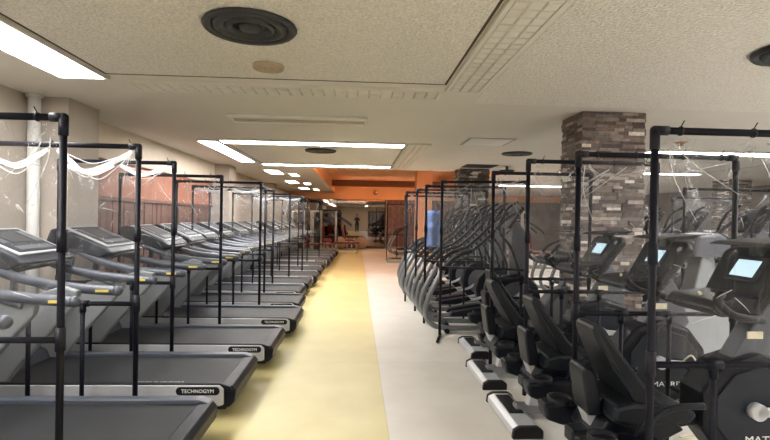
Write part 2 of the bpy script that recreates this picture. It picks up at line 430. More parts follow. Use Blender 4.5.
diffuser(2.87, 3.1, .28, 'dark round ceiling vent cut off by the right edge of the picture')
diffuser(-.64, 8.6, .27, 'dark round ceiling vent inside the lit middle ceiling ring')
diffuser(2.72, 8.45, .26, 'dark round ceiling vent left of the brick pillar, beyond the white hatch')
diffuser(-.69, 3.84, .12, 'small tan round ceiling speaker behind the large dark vent', M_vent, 'ceiling_speaker', 3)
t = thing('linear_vent', 'narrow long ceiling slot vent between the two ceiling rings', 'ceiling vent', (-.7, 5.95, CZ))
f = MB(); f.b2(-.8, .8, -.2, -.13, -.035, 0, .01); f.b2(-.8, .8, .13, .2, -.035, 0, .01); f.b2(-.8, -.77, -.13, .13, -.02, 0); f.b2(.77, .8, -.13, .13, -.02, 0)
f.build('frame', M_white, t)
MB().prof([(-.13, -.001), (-.10, -.03), (-.02, -.02), (-.02, -.001)], -.77, .77, axis='X').build('blade', M_silver, t)
MB().prof([(.02, -.001), (.03, -.022), (.10, -.03), (.13, -.001)], -.77, .77, axis='X').build('blade', M_vent, t)
t = thing('ceiling_hatch', 'square white access panel in the ceiling left of the brick pillar', 'hatch', (1.9, 7.3, CZ))
MB().b2(-.3, .3, -.3, .3, -.012, 0, .003).build('panel', M_white, t)
MB().b2(-.34, .34, -.34, .34, -.006, 0).build('rim', M_pale, t)
t = thing('dark_grille', 'dark rectangular ceiling grille above the far stone pillar', 'grille', (2.6, 10.6, CZ))
MB().b2(-.34, .34, -.3, .3, -.015, 0, .003).build('frame', M_diff, t)
g = MB()
for i in range(6): g.b2(-.3, .3, -.25+i*.09, -.21+i*.09, -.022, -.014)
g.build('slat', M_dgrey, t)
t = thing('ceiling_camera', 'small dark dome camera hanging from the ceiling left of the brick pillar', 'camera', (3.2, 10.6, CZ))
MB().cyl((0, 0, 0), (0, 0, -.08), .03).build('stem', M_diff, t)
MB().lathe([(.001, -.16), (.1, -.14), (.16, -.09), (.16, -.08), (.001, -.08)]).build('dome', M_diff, t)
t = thing('sprinkler', 'small copper sprinkler on the ceiling above the right vinyl screen', 'sprinkler', (4.6, 6.9, CZ))
MB().lathe([(.001, -.05), (.03, -.05), (.03, -.03), (.07, -.01), (.09, 0), (.001, 0)]).build('head', M_copper, t)
t = thing('smoke_detector', 'small round detector on the far ceiling above the mirror aisle', 'detector', (.85, 23.3, 2.62))
MB().lathe([(.001, -.03), (.12, -.03), (.13, 0), (.13, .02), (.001, .02)], axis='Y').build('body', M_copper, t)

# ------------------------------------------------------------------ vinyl screens
def vinyl_sheet(Wd, z0, z1, seed, sag):
    """clear sheet from x=0 to x=-Wd, gathered at ties on the top bar, hanging in folds"""
    rnd = random.Random(seed)
    nx, nz = 44, 40
    bm = bmesh.new(); V = []
    ph = [rnd.uniform(0, 6.28) for _ in range(6)]
    ties = [0., .5, 1.] if sag else [0., .34, .67, 1.]
    fans = [(tx, rnd.uniform(5, 9), rnd.uniform(0, 6)) for tx in ties]
    for j in range(nz+1):
        v = j/nz
        row = []
        for i in range(nx+1):
            u = i/nx
            k = max(1, len(ties)-1); fr = (u*k) % 1.0
            if u >= 1: fr = 0
            sg = sag*4*fr*(1-fr)*max(0, 1-v*1.6)**1.5
            x = -(.03+u*(Wd-.06)); z = z1-.03-v*(z1-z0-.06)-sg
            y = .008*math.sin(7*u+ph[0]+2*v)+.006*math.sin(15*u-5*v+ph[1])
            for (tx, nf, p) in fans:
                dx = (u-tx); r = math.hypot(dx, v)+.03
                a = math.atan2(dx, v+.02)
                y += .016*math.exp(-r*2.6)*math.sin(a*nf+p)*min(1, r*6)
            cr = math.sin(3*u+9*v+ph[3]+2*math.sin(4*u+ph[4]))
            y += .006*(1-abs(cr))**3
            row.append(bm.verts.new((x, y, z)))
        V.append(row)
    for j in range(nz):
        for i in range(nx):
            f = bm.faces.new((V[j][i], V[j][i+1], V[j+1][i+1], V[j+1][i])); f.smooth = True
    return bm
def screen(name, x, y, width, H, sgn, rz, label, group, seed, sag=0., stubs=(.36, .72), foot=False, zc=.84, depth=True):
    """pipe frame, its aisle post at the origin; runs to -x (sgn=1) or +x (sgn=-1)"""
    t = thing(name, label, 'screen', (x, y, 0), rz, group)
    S = -sgn; r = .017; W_ = width
    def P(u, z, yy=0): return (S*u, yy, z)
    MB().cyl(P(0, 0), P(0, H-.03), r).cyl(P(0, 1.26), P(0, 1.36), r+.005).build('post', M_pipe, t)
    MB().cyl(P(W_, 0), P(W_, H-.03), r).build('post', M_pipe, t)
    MB().cyl(P(.03, H), P(W_-.03, H), r).build('top_bar', M_pipe, t)
    for u in (0, W_):
        s_ = 1 if u == 0 else -1
        MB().cyl(P(u, H-.085), P(u, H), r+.005).cyl(P(u, H), P(u+s_*.06, H), r+.005).ball(P(u, H), r+.005).build('elbow', M_fit, t)
    MB().cyl(P(.02, zc), P(W_-.02, zc), r*.9).build('cross_bar', M_pipe, t)
    for u in (0, W_):
        MB().cyl(P(u, zc-.05), P(u, zc+.06), r+.006).build('tee_joint', M_fit, t)
    for u in stubs:
        MB().cyl(P(u, 0), P(u, zc), r*.85).cyl(P(u-.04, zc), P(u+.04, zc), r+.004).cyl(P(u, zc-.06), P(u, zc), r+.003).build('support_post', M_pipe, t)
    if foot:
        for u in (0, W_):
            MB().cyl(P(u, .022, -.3), P(u, .022, .10), r).ball(P(u, .022, -.3), r).ball(P(u, .022, .10), r).build('foot_bar', M_pipe, t)
    bm = vinyl_sheet(W_, zc, H, seed, sag)
    if S > 0: bmesh.ops.transform(bm, matrix=Matrix.Diagonal((-1, 1, 1, 1)), verts=bm.verts)
    m = MB(); m.bm.free(); m.bm = bm; m.build('vinyl_sheet', M_vinyl, t)
    rf = random.Random(seed*3+1); g = MB()  # gathered folds and creases; their whiteness stands in for glints
    if sag:
        k = 2
        for q in range(k):
            for m_ in range(3):
                a0 = W_*q/k+.03; a1 = W_*(q+1)/k-.03; dp = sag*(.9+.4*m_)*rf.uniform(.8, 1.2); mid = rf.uniform(.35, .65)
                am = a0+(a1-a0)*mid
                g.tube([P(a0, H-.03), P(a0+(am-a0)*.5, H-.03-dp*.62, -.012), P(am, H-.03-dp, -.015), P(am+(a1-am)*.5, H-.03-dp*.55, -.012), P(a1, H-.03)], (.0035, .018, .003)[m_], n=8, flat=(.6, .12, .6)[m_], smooth=5)
    for tx in ((.04, W_-.04) if sag else (.03, W_*.36, W_*.66, W_-.03)):
        for q in range(rf.randint(3, 5)):
            an = rf.uniform(.15, 1.35)*(1 if tx < W_*.3 else -1 if tx > W_*.7 else rf.choice((-1, 1))); L_ = rf.choice((.1, .14, .22, .4))*rf.uniform(.8, 1.2)
            bx = rf.uniform(-.25, .25)*L_; s0 = rf.uniform(.03, .1)
            p = [(tx+math.sin(an)*s0, math.cos(an)*s0), (tx+math.sin(an)*L_*.5+bx*math.cos(an)*.4, math.cos(an)*L_*.5), (tx+math.sin(an)*L_, math.cos(an)*L_)]
            p = [(min(max(a, .03), W_-.03), b) for a, b in p]
            g.tube([P(a, H-.03-b, -.012) for a, b in p], .0042, n=6, flat=.4, smooth=5, r_end=.0012)
    for q in range(6):
        a, b, an, L_ = rf.uniform(.1, W_-.1), rf.uniform(.1, H-zc-.15), rf.uniform(-1.3, 1.3), rf.uniform(.03, .09)
        g.tube([P(a, H-.03-b, -.014), P(min(max(a+math.sin(an)*L_, .03), W_-.03), H-.03-b-math.cos(an)*L_*.6, -.014), P(min(max(a+math.sin(an)*L_*1.5, .03), W_-.03), H-.03-b-math.cos(an)*L_, -.014)], .0025, n=6, flat=.5, smooth=4, r_end=.0006)
    fo = g.build('vinyl_fold_glint', M_foldglint, t); fo['kind'] = 'stuff'
    for u in ((.05, W_*.5, W_-.05) if sag else (.12, W_*.36, W_*.66, W_-.1)):
        MB().lathe([(r+.002, -.004), (r+.005, -.004), (r+.005, .004), (r+.002, .004)], c=P(u, H), axis='X', n=12).cyl(P(u, H+r), P(u+.012, H+r+.03, -.01), .0025, n=6).build('cable_tie', M_fit, t)
    return t
ORD = ['nearest', 'second', 'third', 'fourth', 'fifth', 'sixth', 'seventh', 'eighth', 'ninth', 'tenth', 'eleventh', 'twelfth', 'thirteenth', 'fourteenth']
LP = [(-1.40, 2.37, 1.9, 0), (-1.477, 3.37, 1.9, .10), (-1.62, 4.43, 1.9, .06), (-1.54, 5.68, 1.885, 0), (-1.31, 6.79, 1.895, 0), (-1.44, 7.86, 1.89, .04),
      (-1.485, 8.90, 1.9, 0), (-1.34, 9.97, 1.885, 0), (-1.2, 11.1, 1.885, .04), (-1.43, 12.25, 1.89, 0), (-1.36, 13.8, 1.885, 0), (-1.12, 15.0, 1.89, 0)]
gl = 'clear vinyl screens in black pipe frames between the treadmills'
for i, (x, y, H, sag) in enumerate(LP):
    y += .09
    wd = .98 if i == 2 else 1.12
    if i == 0: lb = 'clear vinyl screen in black pipe frame, nearest and tallest one at the left edge'
    elif i == 1: lb = 'clear vinyl screen with sagging top edge, second black pipe frame on the left'
    elif i == 11: lb = 'clear vinyl screen farthest along the treadmill row, closest to the mirror'
    else: lb = 'clear vinyl screen in black pipe frame between treadmills, %s from the camera' % ORD[i]
    screen('vinyl_screen', x, y, wd, H, 1, 0, lb, gl, 10+i, sag, stubs=(.0+.35, .7) if i < 8 else (.5,), zc=.84)
RP = [(1.35, 2.28, 1.87, 1.3), (1.41, 3.2, 1.88, 1.05), (1.41, 4.14, 1.94, 1.1), (1.36, 5.02, 1.92, 1.0), (1.03, 6.12, 1.9, 1.0), (.95, 6.95, 1.9, 1.1), (.93, 7.85, 1.9, 1.1), (.86, 8.75, 1.9, 1.1), (.93, 9.7, 1.88, 1.1)]
gr = 'clear vinyl screens in black pipe frames between the exercise machines on the right'
for i, (x, y, H, wd) in enumerate(RP):
    y -= .07
    if i == 0: lb = 'clear vinyl screen in black pipe frame, nearest one at the right edge'
    else: lb = 'clear vinyl screen in black pipe frame on the right, %s from the camera' % ORD[i]
    screen('vinyl_screen', x, y, wd, H, -1, -.25 if i == 4 else 0, lb, gr, 40+i, 0., stubs=(.3, .62) if i < 4 else (.55,), foot=(i == 4), zc=.86 if i else .80)
# screens beyond: far right aisle and second row
screen('vinyl_screen', 1.1, 18.2, 1.15, 1.95, -1, 0, 'brownish vinyl screen near the end wall, right of the mirror', 'vinyl screens deep in the gym', 71)
screen('vinyl_screen', 4.3, 6.36, 1.2, 1.9, -1, 0, 'vinyl screen among the machines behind the recumbent bikes', 'vinyl screens deep in the gym', 72)
screen('vinyl_screen', 5.6, 8.6, 1.2, 1.9, -1, 0, 'farther vinyl screen among the machines behind the recumbent bikes', 'vinyl screens deep in the gym', 73)

# ------------------------------------------------------------------ treadmills
def make_treadmill():
    t = thing('treadmill', '', 'treadmill')
    w = .42
    f = MB(); f.b2(-2.05, -.06, -w+.03, w-.03, .06, .19, .01)
    f.build('deck_frame', M_blk, t)
    MB().b2(-1.72, -.05, -w+.036, w-.075, .185, .235, .012).build('running_belt', M_belt, t)
    # end roller cover
    MB().prof([(-.10, .24), (-.02, .235), (.01, .2), (0, .12), (-.04, .08), (-.12, .08)], -w+.02, w-.02, .008).build('rear_cover', M_blk, t)
    for s in (-1, 1):
        y0, y1 = sorted((s*(w-(.08 if s > 0 else .035)), s*w))
        MB().prof([(-1.9, .20), (-1.9, .262), (-.10, .258), (-.03, .235), (-.01, .2)], y0, y1, .006).build('side_rail', M_rail if s > 0 else M_blk, t)
        y0, y1 = sorted((s*(w-.01), s*(w+.012)))
        sc = MB().prof([(-1.98, .10), (-1.98, .25), (-.10, .246), (-.07, .22), (-.07, .11), (-.10, .10)], y0, y1, .004).build('side_cover', M_silver, t)
        cap = MB(); yy = s*(w+.014)
        pts = []
        for k in range(13):
            a = -PI/2+PI*k/12; pts.append((-.125+.029*math.cos(a), .208+.029*math.sin(a)))
        for k in range(13):
            a = PI/2+PI*k/12; pts.append((-.37+.029*math.cos(a), .208+.029*math.sin(a)))
        lg = cap.prof(pts, *sorted((yy, yy-s*.004))).build('logo_plate', M_blk, sc)
        rot = Matrix.Rotation(PI/2, 4, 'X') if s < 0 else Matrix.Rotation(PI, 4, 'Z') @ Matrix.Rotation(PI/2, 4, 'X')
        text_part('TECHNOGYM', .036, Matrix.Translation((-.248, yy+s*.001, .207)) @ rot, M_whitep, sc)
    bt = t.children[1]
    text_part('TECHNOGYM', .045, Matrix.Translation((-.55, -.33, .2365)) @ Matrix.Rotation(0, 4, 'Z'), M_whitep, bt, depth=.0006, sx=1.2)
    # motor hood
    MB().prof([(-1.68, .19), (-1.72, .30), (-1.85, .36), (-2.08, .37), (-2.2, .30), (-2.22, .06), (-1.9, .05)], -w+.06, w-.06, .02).build('motor_hood', M_mgrey, t)
    for s in (-1, 1):
        y0, y1 = sorted((s*(w-.10), s*(w-.035)))
        # wide pale upright leaning towards the user
        MB().prof([(-1.95, .16), (-1.62, .19), (-1.50, .36), (-1.12, .80), (-1.10, .90), (-1.22, .93), (-1.42, .86), (-1.75, .48), (-2.02, .28)], y0, y1, .014).build('upright', M_lgrey, t)
        ys = s*(w-.11)
        hr = MB().tube([(-2.02, ys*.8, 1.20), (-1.85, ys*.95, 1.11), (-1.62, ys, 1.0), (-1.35, ys, .935), (-1.1, ys, .905), (-.87, ys, .89)], .036, n=12).ball((-.865, ys, .89), .037).build('handrail', M_rail, t)
        MB().b2(-1.0, -.91, ys-.040, ys-.033, .885, .903).build('warning_sticker', M_yellow, hr)
        MB().tube([(-1.18, ys*1.02, .86), (-1.35, ys*1.02, .91), (-1.6, ys*.98, 1.0), (-1.9, ys*.85, 1.13)], .022, n=10).build('arm', M_mgrey, t)
    # cross grip
    MB().tube([(-1.62, -.26, 1.02), (-1.50, -.2, 1.05), (-1.46, 0, 1.06), (-1.50, .2, 1.05), (-1.62, .26, 1.02)], .018, n=10).build('grip_bar', M_blk, t)
    # console
    body = MB().prof([(-1.50, 1.08), (-1.56, 1.13), (-1.98, 1.31), (-2.06, 1.29), (-2.10, 1.18), (-1.9, 1.1), (-1.62, 1.03)], -.34, .34, .018).build('console', M_dgrey, t)
    n = Vector((.42, .18*0+0, .98)).normalized()
    ang = math.atan2(1.31-1.13, .42)
    def panel(x0, x1, y0, y1, lift, th, m, name, par, rr=.004):
        mb = MB(); L_ = x1-x0
        mb.box((0, 0, 0), (L_, y1-y0, th), rr)
        o = mb.build(name, m, par)
        cxx = (x0+x1)/2
        base = Vector((-1.56, 0, 1.13)) + Vector((-.42, 0, .18)).normalized()*cxx
        nn = Vector((.18, 0, .42)).normalized()
        p = base+nn*lift; p.y = (y0+y1)/2
        o.data.transform(Matrix.Translation(p) @ Matrix.Rotation(ang, 4, 'Y'))
        return o
    panel(.0, .44, -.29, .29, .006, .014, M_silver, 'console_bezel', body, .005)
    panel(.03, .41, -.25, .25, .012, .012, M_tscreen, 'display', body)
    kb = panel(.06, .12, -.2, .2, .019, .004, M_mgrey, 'keypad', body, .001)
    panel(.18, .36, -.12, .12, .019, .003, M_diff, 'screen', body, .001)
    for s in (-1, 1): panel(.18, .36, s*.19-.04, s*.19+.04, .019, .003, M_mgrey, 'readout', body, .001)
    MB().tube([(-1.9, -.22, 1.12), (-1.95, -.25, .8), (-1.98, -.26, .35)], .03).tube([(-1.9, .22, 1.12), (-1.95, .25, .8), (-1.98, .26, .35)], .03).build('mast', M_mgrey, t)
    for s in (-1, 1):
        MB().cyl((-.2, s*.3, 0), (-.2, s*.3, .07), .025).cyl((-1.95, s*.3, 0), (-1.95, s*.3, .07), .025).build('foot', M_blk2, t)
    return t
tm = make_treadmill()
TX = [(-.9, 2.84), (-.85, 3.92), (-.77, 5.03), (-.70, 6.25), (-.78, 7.33), (-.88, 8.4), (-.86, 9.44), (-.80, 10.54), (-.80, 11.66), (-.80, 12.85), (-.75, 14.35), (-.72, 15.5), (-.70, 16.6), (-.66, 17.7)]
gt = 'grey treadmills in a row along the left wall'
for i, (x, y) in enumerate(TX):
    y += .09
    lb = 'grey treadmill in the left row, %s from the camera' % ORD[i]
    if i == 0: lb = 'nearest grey treadmill, its black belt cut off by the bottom left corner'
    if i == 1: lb = 'grey treadmill just beyond the nearest one, its black logo plate lowest in view'
    if i == 13: lb = 'farthest grey treadmill of the left row, before the red padded machines'
    place(tm, i == 0, (x, y, 0), 0, lb, gt)

# ------------------------------------------------------------------ recumbent bike
def make_bike(kind='black'):
    t = thing('recumbent_bike', '', 'exercise bike')
    hs = M_blk if kind == 'black' else M_mgrey
    # frame
    MB().b2(.02, 1.45, -.05, .05, .045, .11, .012).prof([(.35, .1), (.45, .1), (.62, .33), (.52, .33)], -.04, .04, .005).build('frame', M_tubegrey, t)
    MB().prof([(.06, .24), (.06, .31), (.86, .43), (.86, .36)], -.055, .055, .01).build('seat_rail', M_blk, t)
    MB().prof([(.1, .08), (.18, .08), (.24, .27), (.16, .27)], -.04, .04, .005).build('rear_strut', M_silver, t)
    rs = MB().prof([(-.095, .012), (-.088, .055), (-.05, .075), (.07, .075), (.105, .05), (.105, .012)], -.33, .33, .006).build('rear_stabiliser', M_silver, t)
    MB().b2(-.045, .06, -.1, .26, .074, .084, .005).build('step_pad', M_blk2, rs)
    for s in (-1, 1): MB().prof([(-.1, .0), (-.092, .06), (-.05, .082), (.072, .082), (.11, .055), (.11, .0)], *sorted((s*.31, s*.35)), .008).build('end_cap', M_blk2, rs)
    fs = MB().prof([(1.36, .01), (1.37, .08), (1.47, .09), (1.5, .01)], -.3, .3, .012).build('front_stabiliser', M_tubegrey, t)
    for s in (-1, 1): MB().prof([(1.35, .0), (1.36, .085), (1.48, .095), (1.51, .0)], *sorted((s*.28, s*.33)), .01).build('end_cap', M_blk2, fs)
    # seat
    MB().prof([(.2, .42), (.22, .5), (.32, .52), (.6, .50), (.66, .46), (.62, .41), (.3, .39)], -.21, .21, .022).build('seat', M_vin, t)
    MB().prof([(.14, .30), (.2, .41), (.56, .41), (.62, .36), (.5, .3)], -.16, .16, .012).build('seat_carriage', M_blk, t)
    # backrest leaning rearwards
    bb = MB().prof([(.40, .46), (.35, .48), (.25, .64), (.155, .82), (.135, .88), (.16, .905), (.20, .89), (.28, .76), (.39, .60), (.49, .50), (.48, .45)], -.19, .19, .02)
    for v in bb.bm.verts: v.co.y *= 1.0 if v.co.z < .6 else 1.0-.42*min(1, (v.co.z-.6)/.28)
    bb.build('backrest', M_vin, t)
    sh = MB().prof([(.13, .41), (.095, .64), (.11, .67), (.15, .66), (.175, .62), (.21, .41)], -.095, .095, .014)
    sh.build('back_shell', M_blk, t)
    MB().b2(.17, .38, -.06, .06, .45, .50, .01).build('back_bracket', M_dgrey, t)
    MB().prof([(.13, .42), (.2, .42), (.27, .27), (.19, .27)], -.05, .05, .006).build('seat_post', M_silver, t)
    for s in (-1, 1):
        y0, y1 = sorted((s*.2, s*.33))
        MB().prof([(.0, .36), (.02, .27), (.12, .235), (.34, .25), (.42, .31), (.42, .365), (.26, .375)], y0, y1, .018).build('side_tray', M_blk, t)
        MB().lathe([(.072, 0), (.072, .03), (.06, .03), (.058, .005), (.001, .004)], c=(.12, s*.265, .36)).build('cup_holder', M_blk2, t)
        MB().tube([(.30, s*.25, .36), (.34, s*.29, .46), (.46, s*.3, .53), (.62, s*.3, .54)], .017).build('seat_handle', M_blk, t)
    # drive housing
    oc = []
    for k in range(10):
        a = 2*PI*k/10+PI/10; oc.append((1.07+.31*math.cos(a)*1.08, .44+.31*math.sin(a)))
    h = MB().prof(oc, -.11, .11, .03).build('drive_housing', hs, t)
    oc2 = [(1.07+(x-1.07)*.78, .44+(z-.44)*.78) for x, z in oc]
    for s in (-1, 1): MB().prof(oc2, *sorted((s*.108, s*.122)), .006).build('side_disc', M_dgrey if kind == 'black' else M_lgrey, h)
    if kind == 'black':
        text_part('MATRIX', .05, Matrix.Translation((1.1, -.1235, .29)) @ Matrix.Rotation(PI/2, 4, 'X'), M_whitep, h, sx=1.35)
        text_part('MATRIX', .05, Matrix.Translation((1.1, .1235, .29)) @ Matrix.Rotation(PI, 4, 'Z') @ Matrix.Rotation(PI/2, 4, 'X'), M_whitep, h, sx=1.35)
    for s in (-1, 1):
        cr = MB().cyl((1.03, s*.115, .45), (1.03, s*.165, .45), .045, n=20).prof([(1.01, .42), (1.01, .48), (1.03-.17*s, .465), (1.03-.17*s, .435)], *sorted((s*.14, s*.165)), .006).build('crank', M_silver, t)
        cxp = 1.03-.17*s
        MB().b2(cxp-.05, cxp+.05, *sorted((s*.17, s*.27)), .43, .455, .008).build('pedal', M_blk2, cr)
        MB().tube([(cxp-.04, s*.18, .455), (cxp-.02, s*.2, .50), (cxp+.01, s*.22, .52), (cxp+.03, s*.26, .46)], .005, flat=1.5).build('pedal_strap', M_cream, cr)
    # shroud + mast
    MB().prof([(.92, .66), (1.22, .62), (1.3, .72), (1.22, .95), (1.12, 1.12), (1.02, 1.12), (1.08, .92)], -.06, .06, .014).build('mast', M_mgrey, t)
    MB().b2(1.03, 1.12, -.066, -.058, .82, .86, .002).build('service_tag', M_cream, t)
    # console: tilted slab facing the rider (-x)
    R = Matrix.Translation((1.07, 0, 1.14)) @ Matrix.Rotation(math.radians(-56), 4, 'Y') @ Matrix.Scale(1.06, 4)
    def cb(mb, name, m, par):
        o = mb.build(name, m, par); o.data.transform(R); return o
    con = cb(MB().prof([(-.19, -.17), (-.16, -.2), (.15, -.25), (.19, -.2), (.19, .2), (.15, .25), (-.16, .2), (-.19, .17)], -.03, .03, .018, axis='Z'), 'console', M_blk, t)
    cb(MB().box((.045, 0, .032), (.15, .22, .012), .006), 'screen_bezel', M_dgrey, con)
    cb(MB().box((.045, 0, .04), (.10, .155, .004), .001), 'screen', M_lcd, con)
    cb(MB().cyl((.12, -.19, .028), (.12, -.19, .036), .018), 'badge', M_silver, con)
    # control lip under the screen
    lp = MB().prof([(.72, 1.0), (.76, 1.045), (.98, 1.07), (1.08, 1.05), (1.0, .97), (.78, .96)], -.2, .2, .015).build('control_panel', M_blk, con)
    bt = MB()
    for (a, b_) in ((-.06, 0), (0, .03), (0, -.03), (.06, 0)): bt.cyl((.84+b_*1.2, a, 1.045), (.84+b_*1.2, a, 1.062), .009, n=10)
    bt.build('button', M_cream, lp)
    # reading tray on top
    MB().prof([(1.04, 1.35), (.98, 1.33), (1.22, 1.335), (1.28, 1.37)], -.2, .2, .008).build('top_tray', M_blk2, con)
    MB().b2(1.12, 1.18, -.05, .05, 1.25, 1.335, .01).build('tray_neck', M_blk, con)
    # handlebar
    MB().tube([(.74, -.25, 1.09), (.70, -.27, 1.06), (.78, -.28, .99), (1.0, -.2, .95), (1.08, 0, .94), (1.0, .2, .95), (.78, .28, .99), (.70, .27, 1.06), (.74, .25, 1.09)], .02, n=10).build('handlebar', M_blk2, t)
    return t
bk = make_bike()
gb = 'black recumbent bikes in a row on the right'
BY = [(1.12, 2.69), (1.15, 3.59), (1.19, 4.53)]
BL = ['nearest black recumbent bike, its large console and lit screen at the right edge', 'black recumbent bike with lettering on its drive housing, second from the camera', 'black recumbent bike beside the stone pillar, third from the camera']
for i, (x, y) in enumerate(BY):
    b_ = place(bk, i == 0, (x, y, 0), 0, BL[i], gb)
    for ch in b_.children:      # the seats are slid to different positions on their rails
        if ch.name.split('.')[0] in ('seat', 'seat_carriage', 'backrest', 'back_shell', 'back_bracket', 'seat_post'): ch.location.x = (0, -.04, -.12)[i]
bg = make_bike('grey')
place(bg, True, (1.3, 5.45, 0), 0, 'recumbent bike with a pale grey drive housing, fourth from the camera', gb)
# move the fourth's front clear of the pillar: it sits left of it

# ------------------------------------------------------------------ cross trainers
def make_trainer():
    t = thing('cross_trainer', '', 'cross trainer')
    for s in (-1, 1):
        MB().tube([(1.6, s*.16, .07), (1.0, s*.2, .06), (.32, s*.24, .065), (.1, s*.24, .12), (.03, s*.24, .28), (.08, s*.24, .5), (.24, s*.24, .80)], .034, n=12).build('side_tube', M_tubegrey, t)
        MB().tube([(.24, s*.24, .80), (.42, s*.23, .98), (.62, s*.22, 1.05)], .031, n=12).build('side_grip', M_blk2, t)
        MB().prof([(.35, .2), (.37, .25), (.8, .32), (.84, .27), (.6, .2)], *sorted((s*.07, s*.2)), .012).build('foot_plate', M_blk, t)
        MB().tube([(.55, s*.14, .24), (1.0, s*.12, .3), (1.3, s*.1, .5)], .02).build('pedal_arm', M_silver, t)
        MB().tube([(1.28, s*.2, .35), (1.22, s*.24, .8), (1.1, s*.27, 1.1), (.95, s*.27, 1.32), (1.05, s*.25, 1.58), (1.2, s*.22, 1.68)], .018).build('moving_handle', M_blk2, t)
        MB().tube([(.62, s*.22, 1.05), (.8, s*.22, 1.2), (1.05, s*.2, 1.45), (1.22, s*.15, 1.55)], .024).build('grip_tube', M_dgrey, t)
    MB().cyl((.3, -.25, .1), (.3, .25, .1), .03).cyl((1.6, -.26, .05), (1.6, .26, .05), .04).cyl((.3, -.3, .03), (.3, .3, .03), .03).build('cross_member', M_blk, t)
    oc = [(1.25+.33*math.cos(2*PI*k/12), .42+.33*math.sin(2*PI*k/12)) for k in range(12)]
    h = MB().prof(oc, -.09, .09, .025).build('drive_housing', M_blk, t)
    MB().lathe([(.001, -.1), (.2, -.1), (.22, -.09)], c=(1.25, 0, .42), axis='Y').lathe([(.001, .1), (.2, .1), (.22, .09)], c=(1.25, 0, .42), axis='Y').build('hub_cover', M_mgrey, h)
    MB().prof([(1.15, .65), (1.42, .62), (1.36, 1.3), (1.28, 1.42), (1.2, 1.4)], -.05, .05, .012).build('mast', M_mgrey, t)
    R = Matrix.Translation((1.2, 0, 1.48)) @ Matrix.Rotation(math.radians(-60), 4, 'Y')
    o = MB().prof([(-.16, -.15), (.14, -.22), (.17, -.18), (.17, .18), (.14, .22), (-.16, .15)], -.025, .025, .014, axis='Z').build('console', M_blk, t); o.data.transform(R)
    o2 = MB().box((.03, 0, .028), (.15, .2, .006), .002).build('screen', M_tscreen, o); o2.data.transform(R)
    return t
ct = make_trainer()
TYs = [(.86, 6.54), (.85, 7.4), (.83, 8.3), (.80, 9.22), (.86, 10.2)]
gc = 'grey-tubed cross trainers beyond the recumbent bikes'
for i, (x, y) in enumerate(TYs):
    lb = 'cross trainer with curved grey side tubes, %s of its row from the camera' % ORD[i]
    place(ct, i == 0, (x, y, 0), 0, lb, gc)
place(ct, False, (1.25, 19.6, 0), .15, 'lone cross trainer with pale tubes at the far end, beside the mirror')
gd = 'machines in the back rows on the right'
back = [(3.6, 5.8), (3.6, 6.9), (3.6, 7.9), (3.6, 8.9), (3.6, 9.9)]
for i, (x, y) in enumerate(back):
    place(ct, False, (x, y, 0), 0, 'cross trainer in the row behind the bikes and stone pillar, %s from the camera' % ORD[i], gd)
for i, (x, y) in enumerate([(8.9, 5.6), (8.9, 6.9), (8.9, 8.2), (8.9, 9.6), (8.9, 10.8), (9.0, 14.4)]):
    place(tm, False, (x, y, 0), 0, 'treadmill in the far right part of the gym, %s from the camera' % ORD[i], 'treadmills in the far right part of the gym')

# ------------------------------------------------------------------ strength machines with pale frames
def make_strength():
    t = thing('strength_machine', '', 'strength machine')
    MB().b2(-.5, .5, -.3, -.24, 0, .06).b2(-.5, .5, .24, .3, 0, .06).b2(-.03, .03, -.3, .3, 0, .06).b2(-.48, -.42, -.3, -.24, 0, 1.7).b2(-.48, -.42, .24, .3, 0, 1.7).b2(-.48, -.42, -.24, .24, 1.64, 1.7).build('frame', M_pale, t)
    MB().b2(-.46, -.36, -.12, .12, .1, .95, .006).build('weight_stack', M_diff, t)
    MB().b2(-.05, .35, -.18, .18, .42, .5, .02).build('seat', M_red, t)
    MB().b2(0, .06, -.03, .03, .06, .42).b2(.2, .26, -.03, .03, .0, .42).build('seat_post', M_pale, t)
    MB().box((-.14, 0, .82), (.08, .32, .5), .02, rot=(0, -.15, 0)).build('back_pad', M_red, t)
    for s in (-1, 1):
        MB().tube([(-.45, s*.27, 1.45), (-.2, s*.32, 1.35), (.1, s*.34, 1.15), (.2, s*.3, 1.05)], .02).build('lever', M_dgrey, t)
    MB().cyl((-.45, -.05, 1.55), (-.45, .05, 1.55), .08).build('pulley', M_blk, t)
    return t
sm = make_strength()
for i, (x, y, rz) in enumerate([(-2.3, 19.3, .2), (-1.35, 20.5, .9), (-.45, 21.7, 0), (-2.3, 21.6, 1.2), (-1.5, 22.4, .1)]):
    place(sm, i == 0, (x, y, 0), rz, 'dark red padded strength machine before the mirror, %s' % ['nearest one, at the left', 'turned one in the middle', 'rightmost one', 'turned one behind the nearest', 'hindmost one beside the left tan ball'][i], 'red padded strength machines')
for i, (x, y, rz) in enumerate([(5.9, 10.6, 2.2), (6.4, 12.4, 3.0), (4.2, 13.6, 2.5), (5.4, 15.0, 0)]):
    place(sm, False, (x, y, 0), rz, 'pale framed strength machine far behind the right vinyl screens, %s from the camera' % ORD[i], 'pale framed machines on the far right')
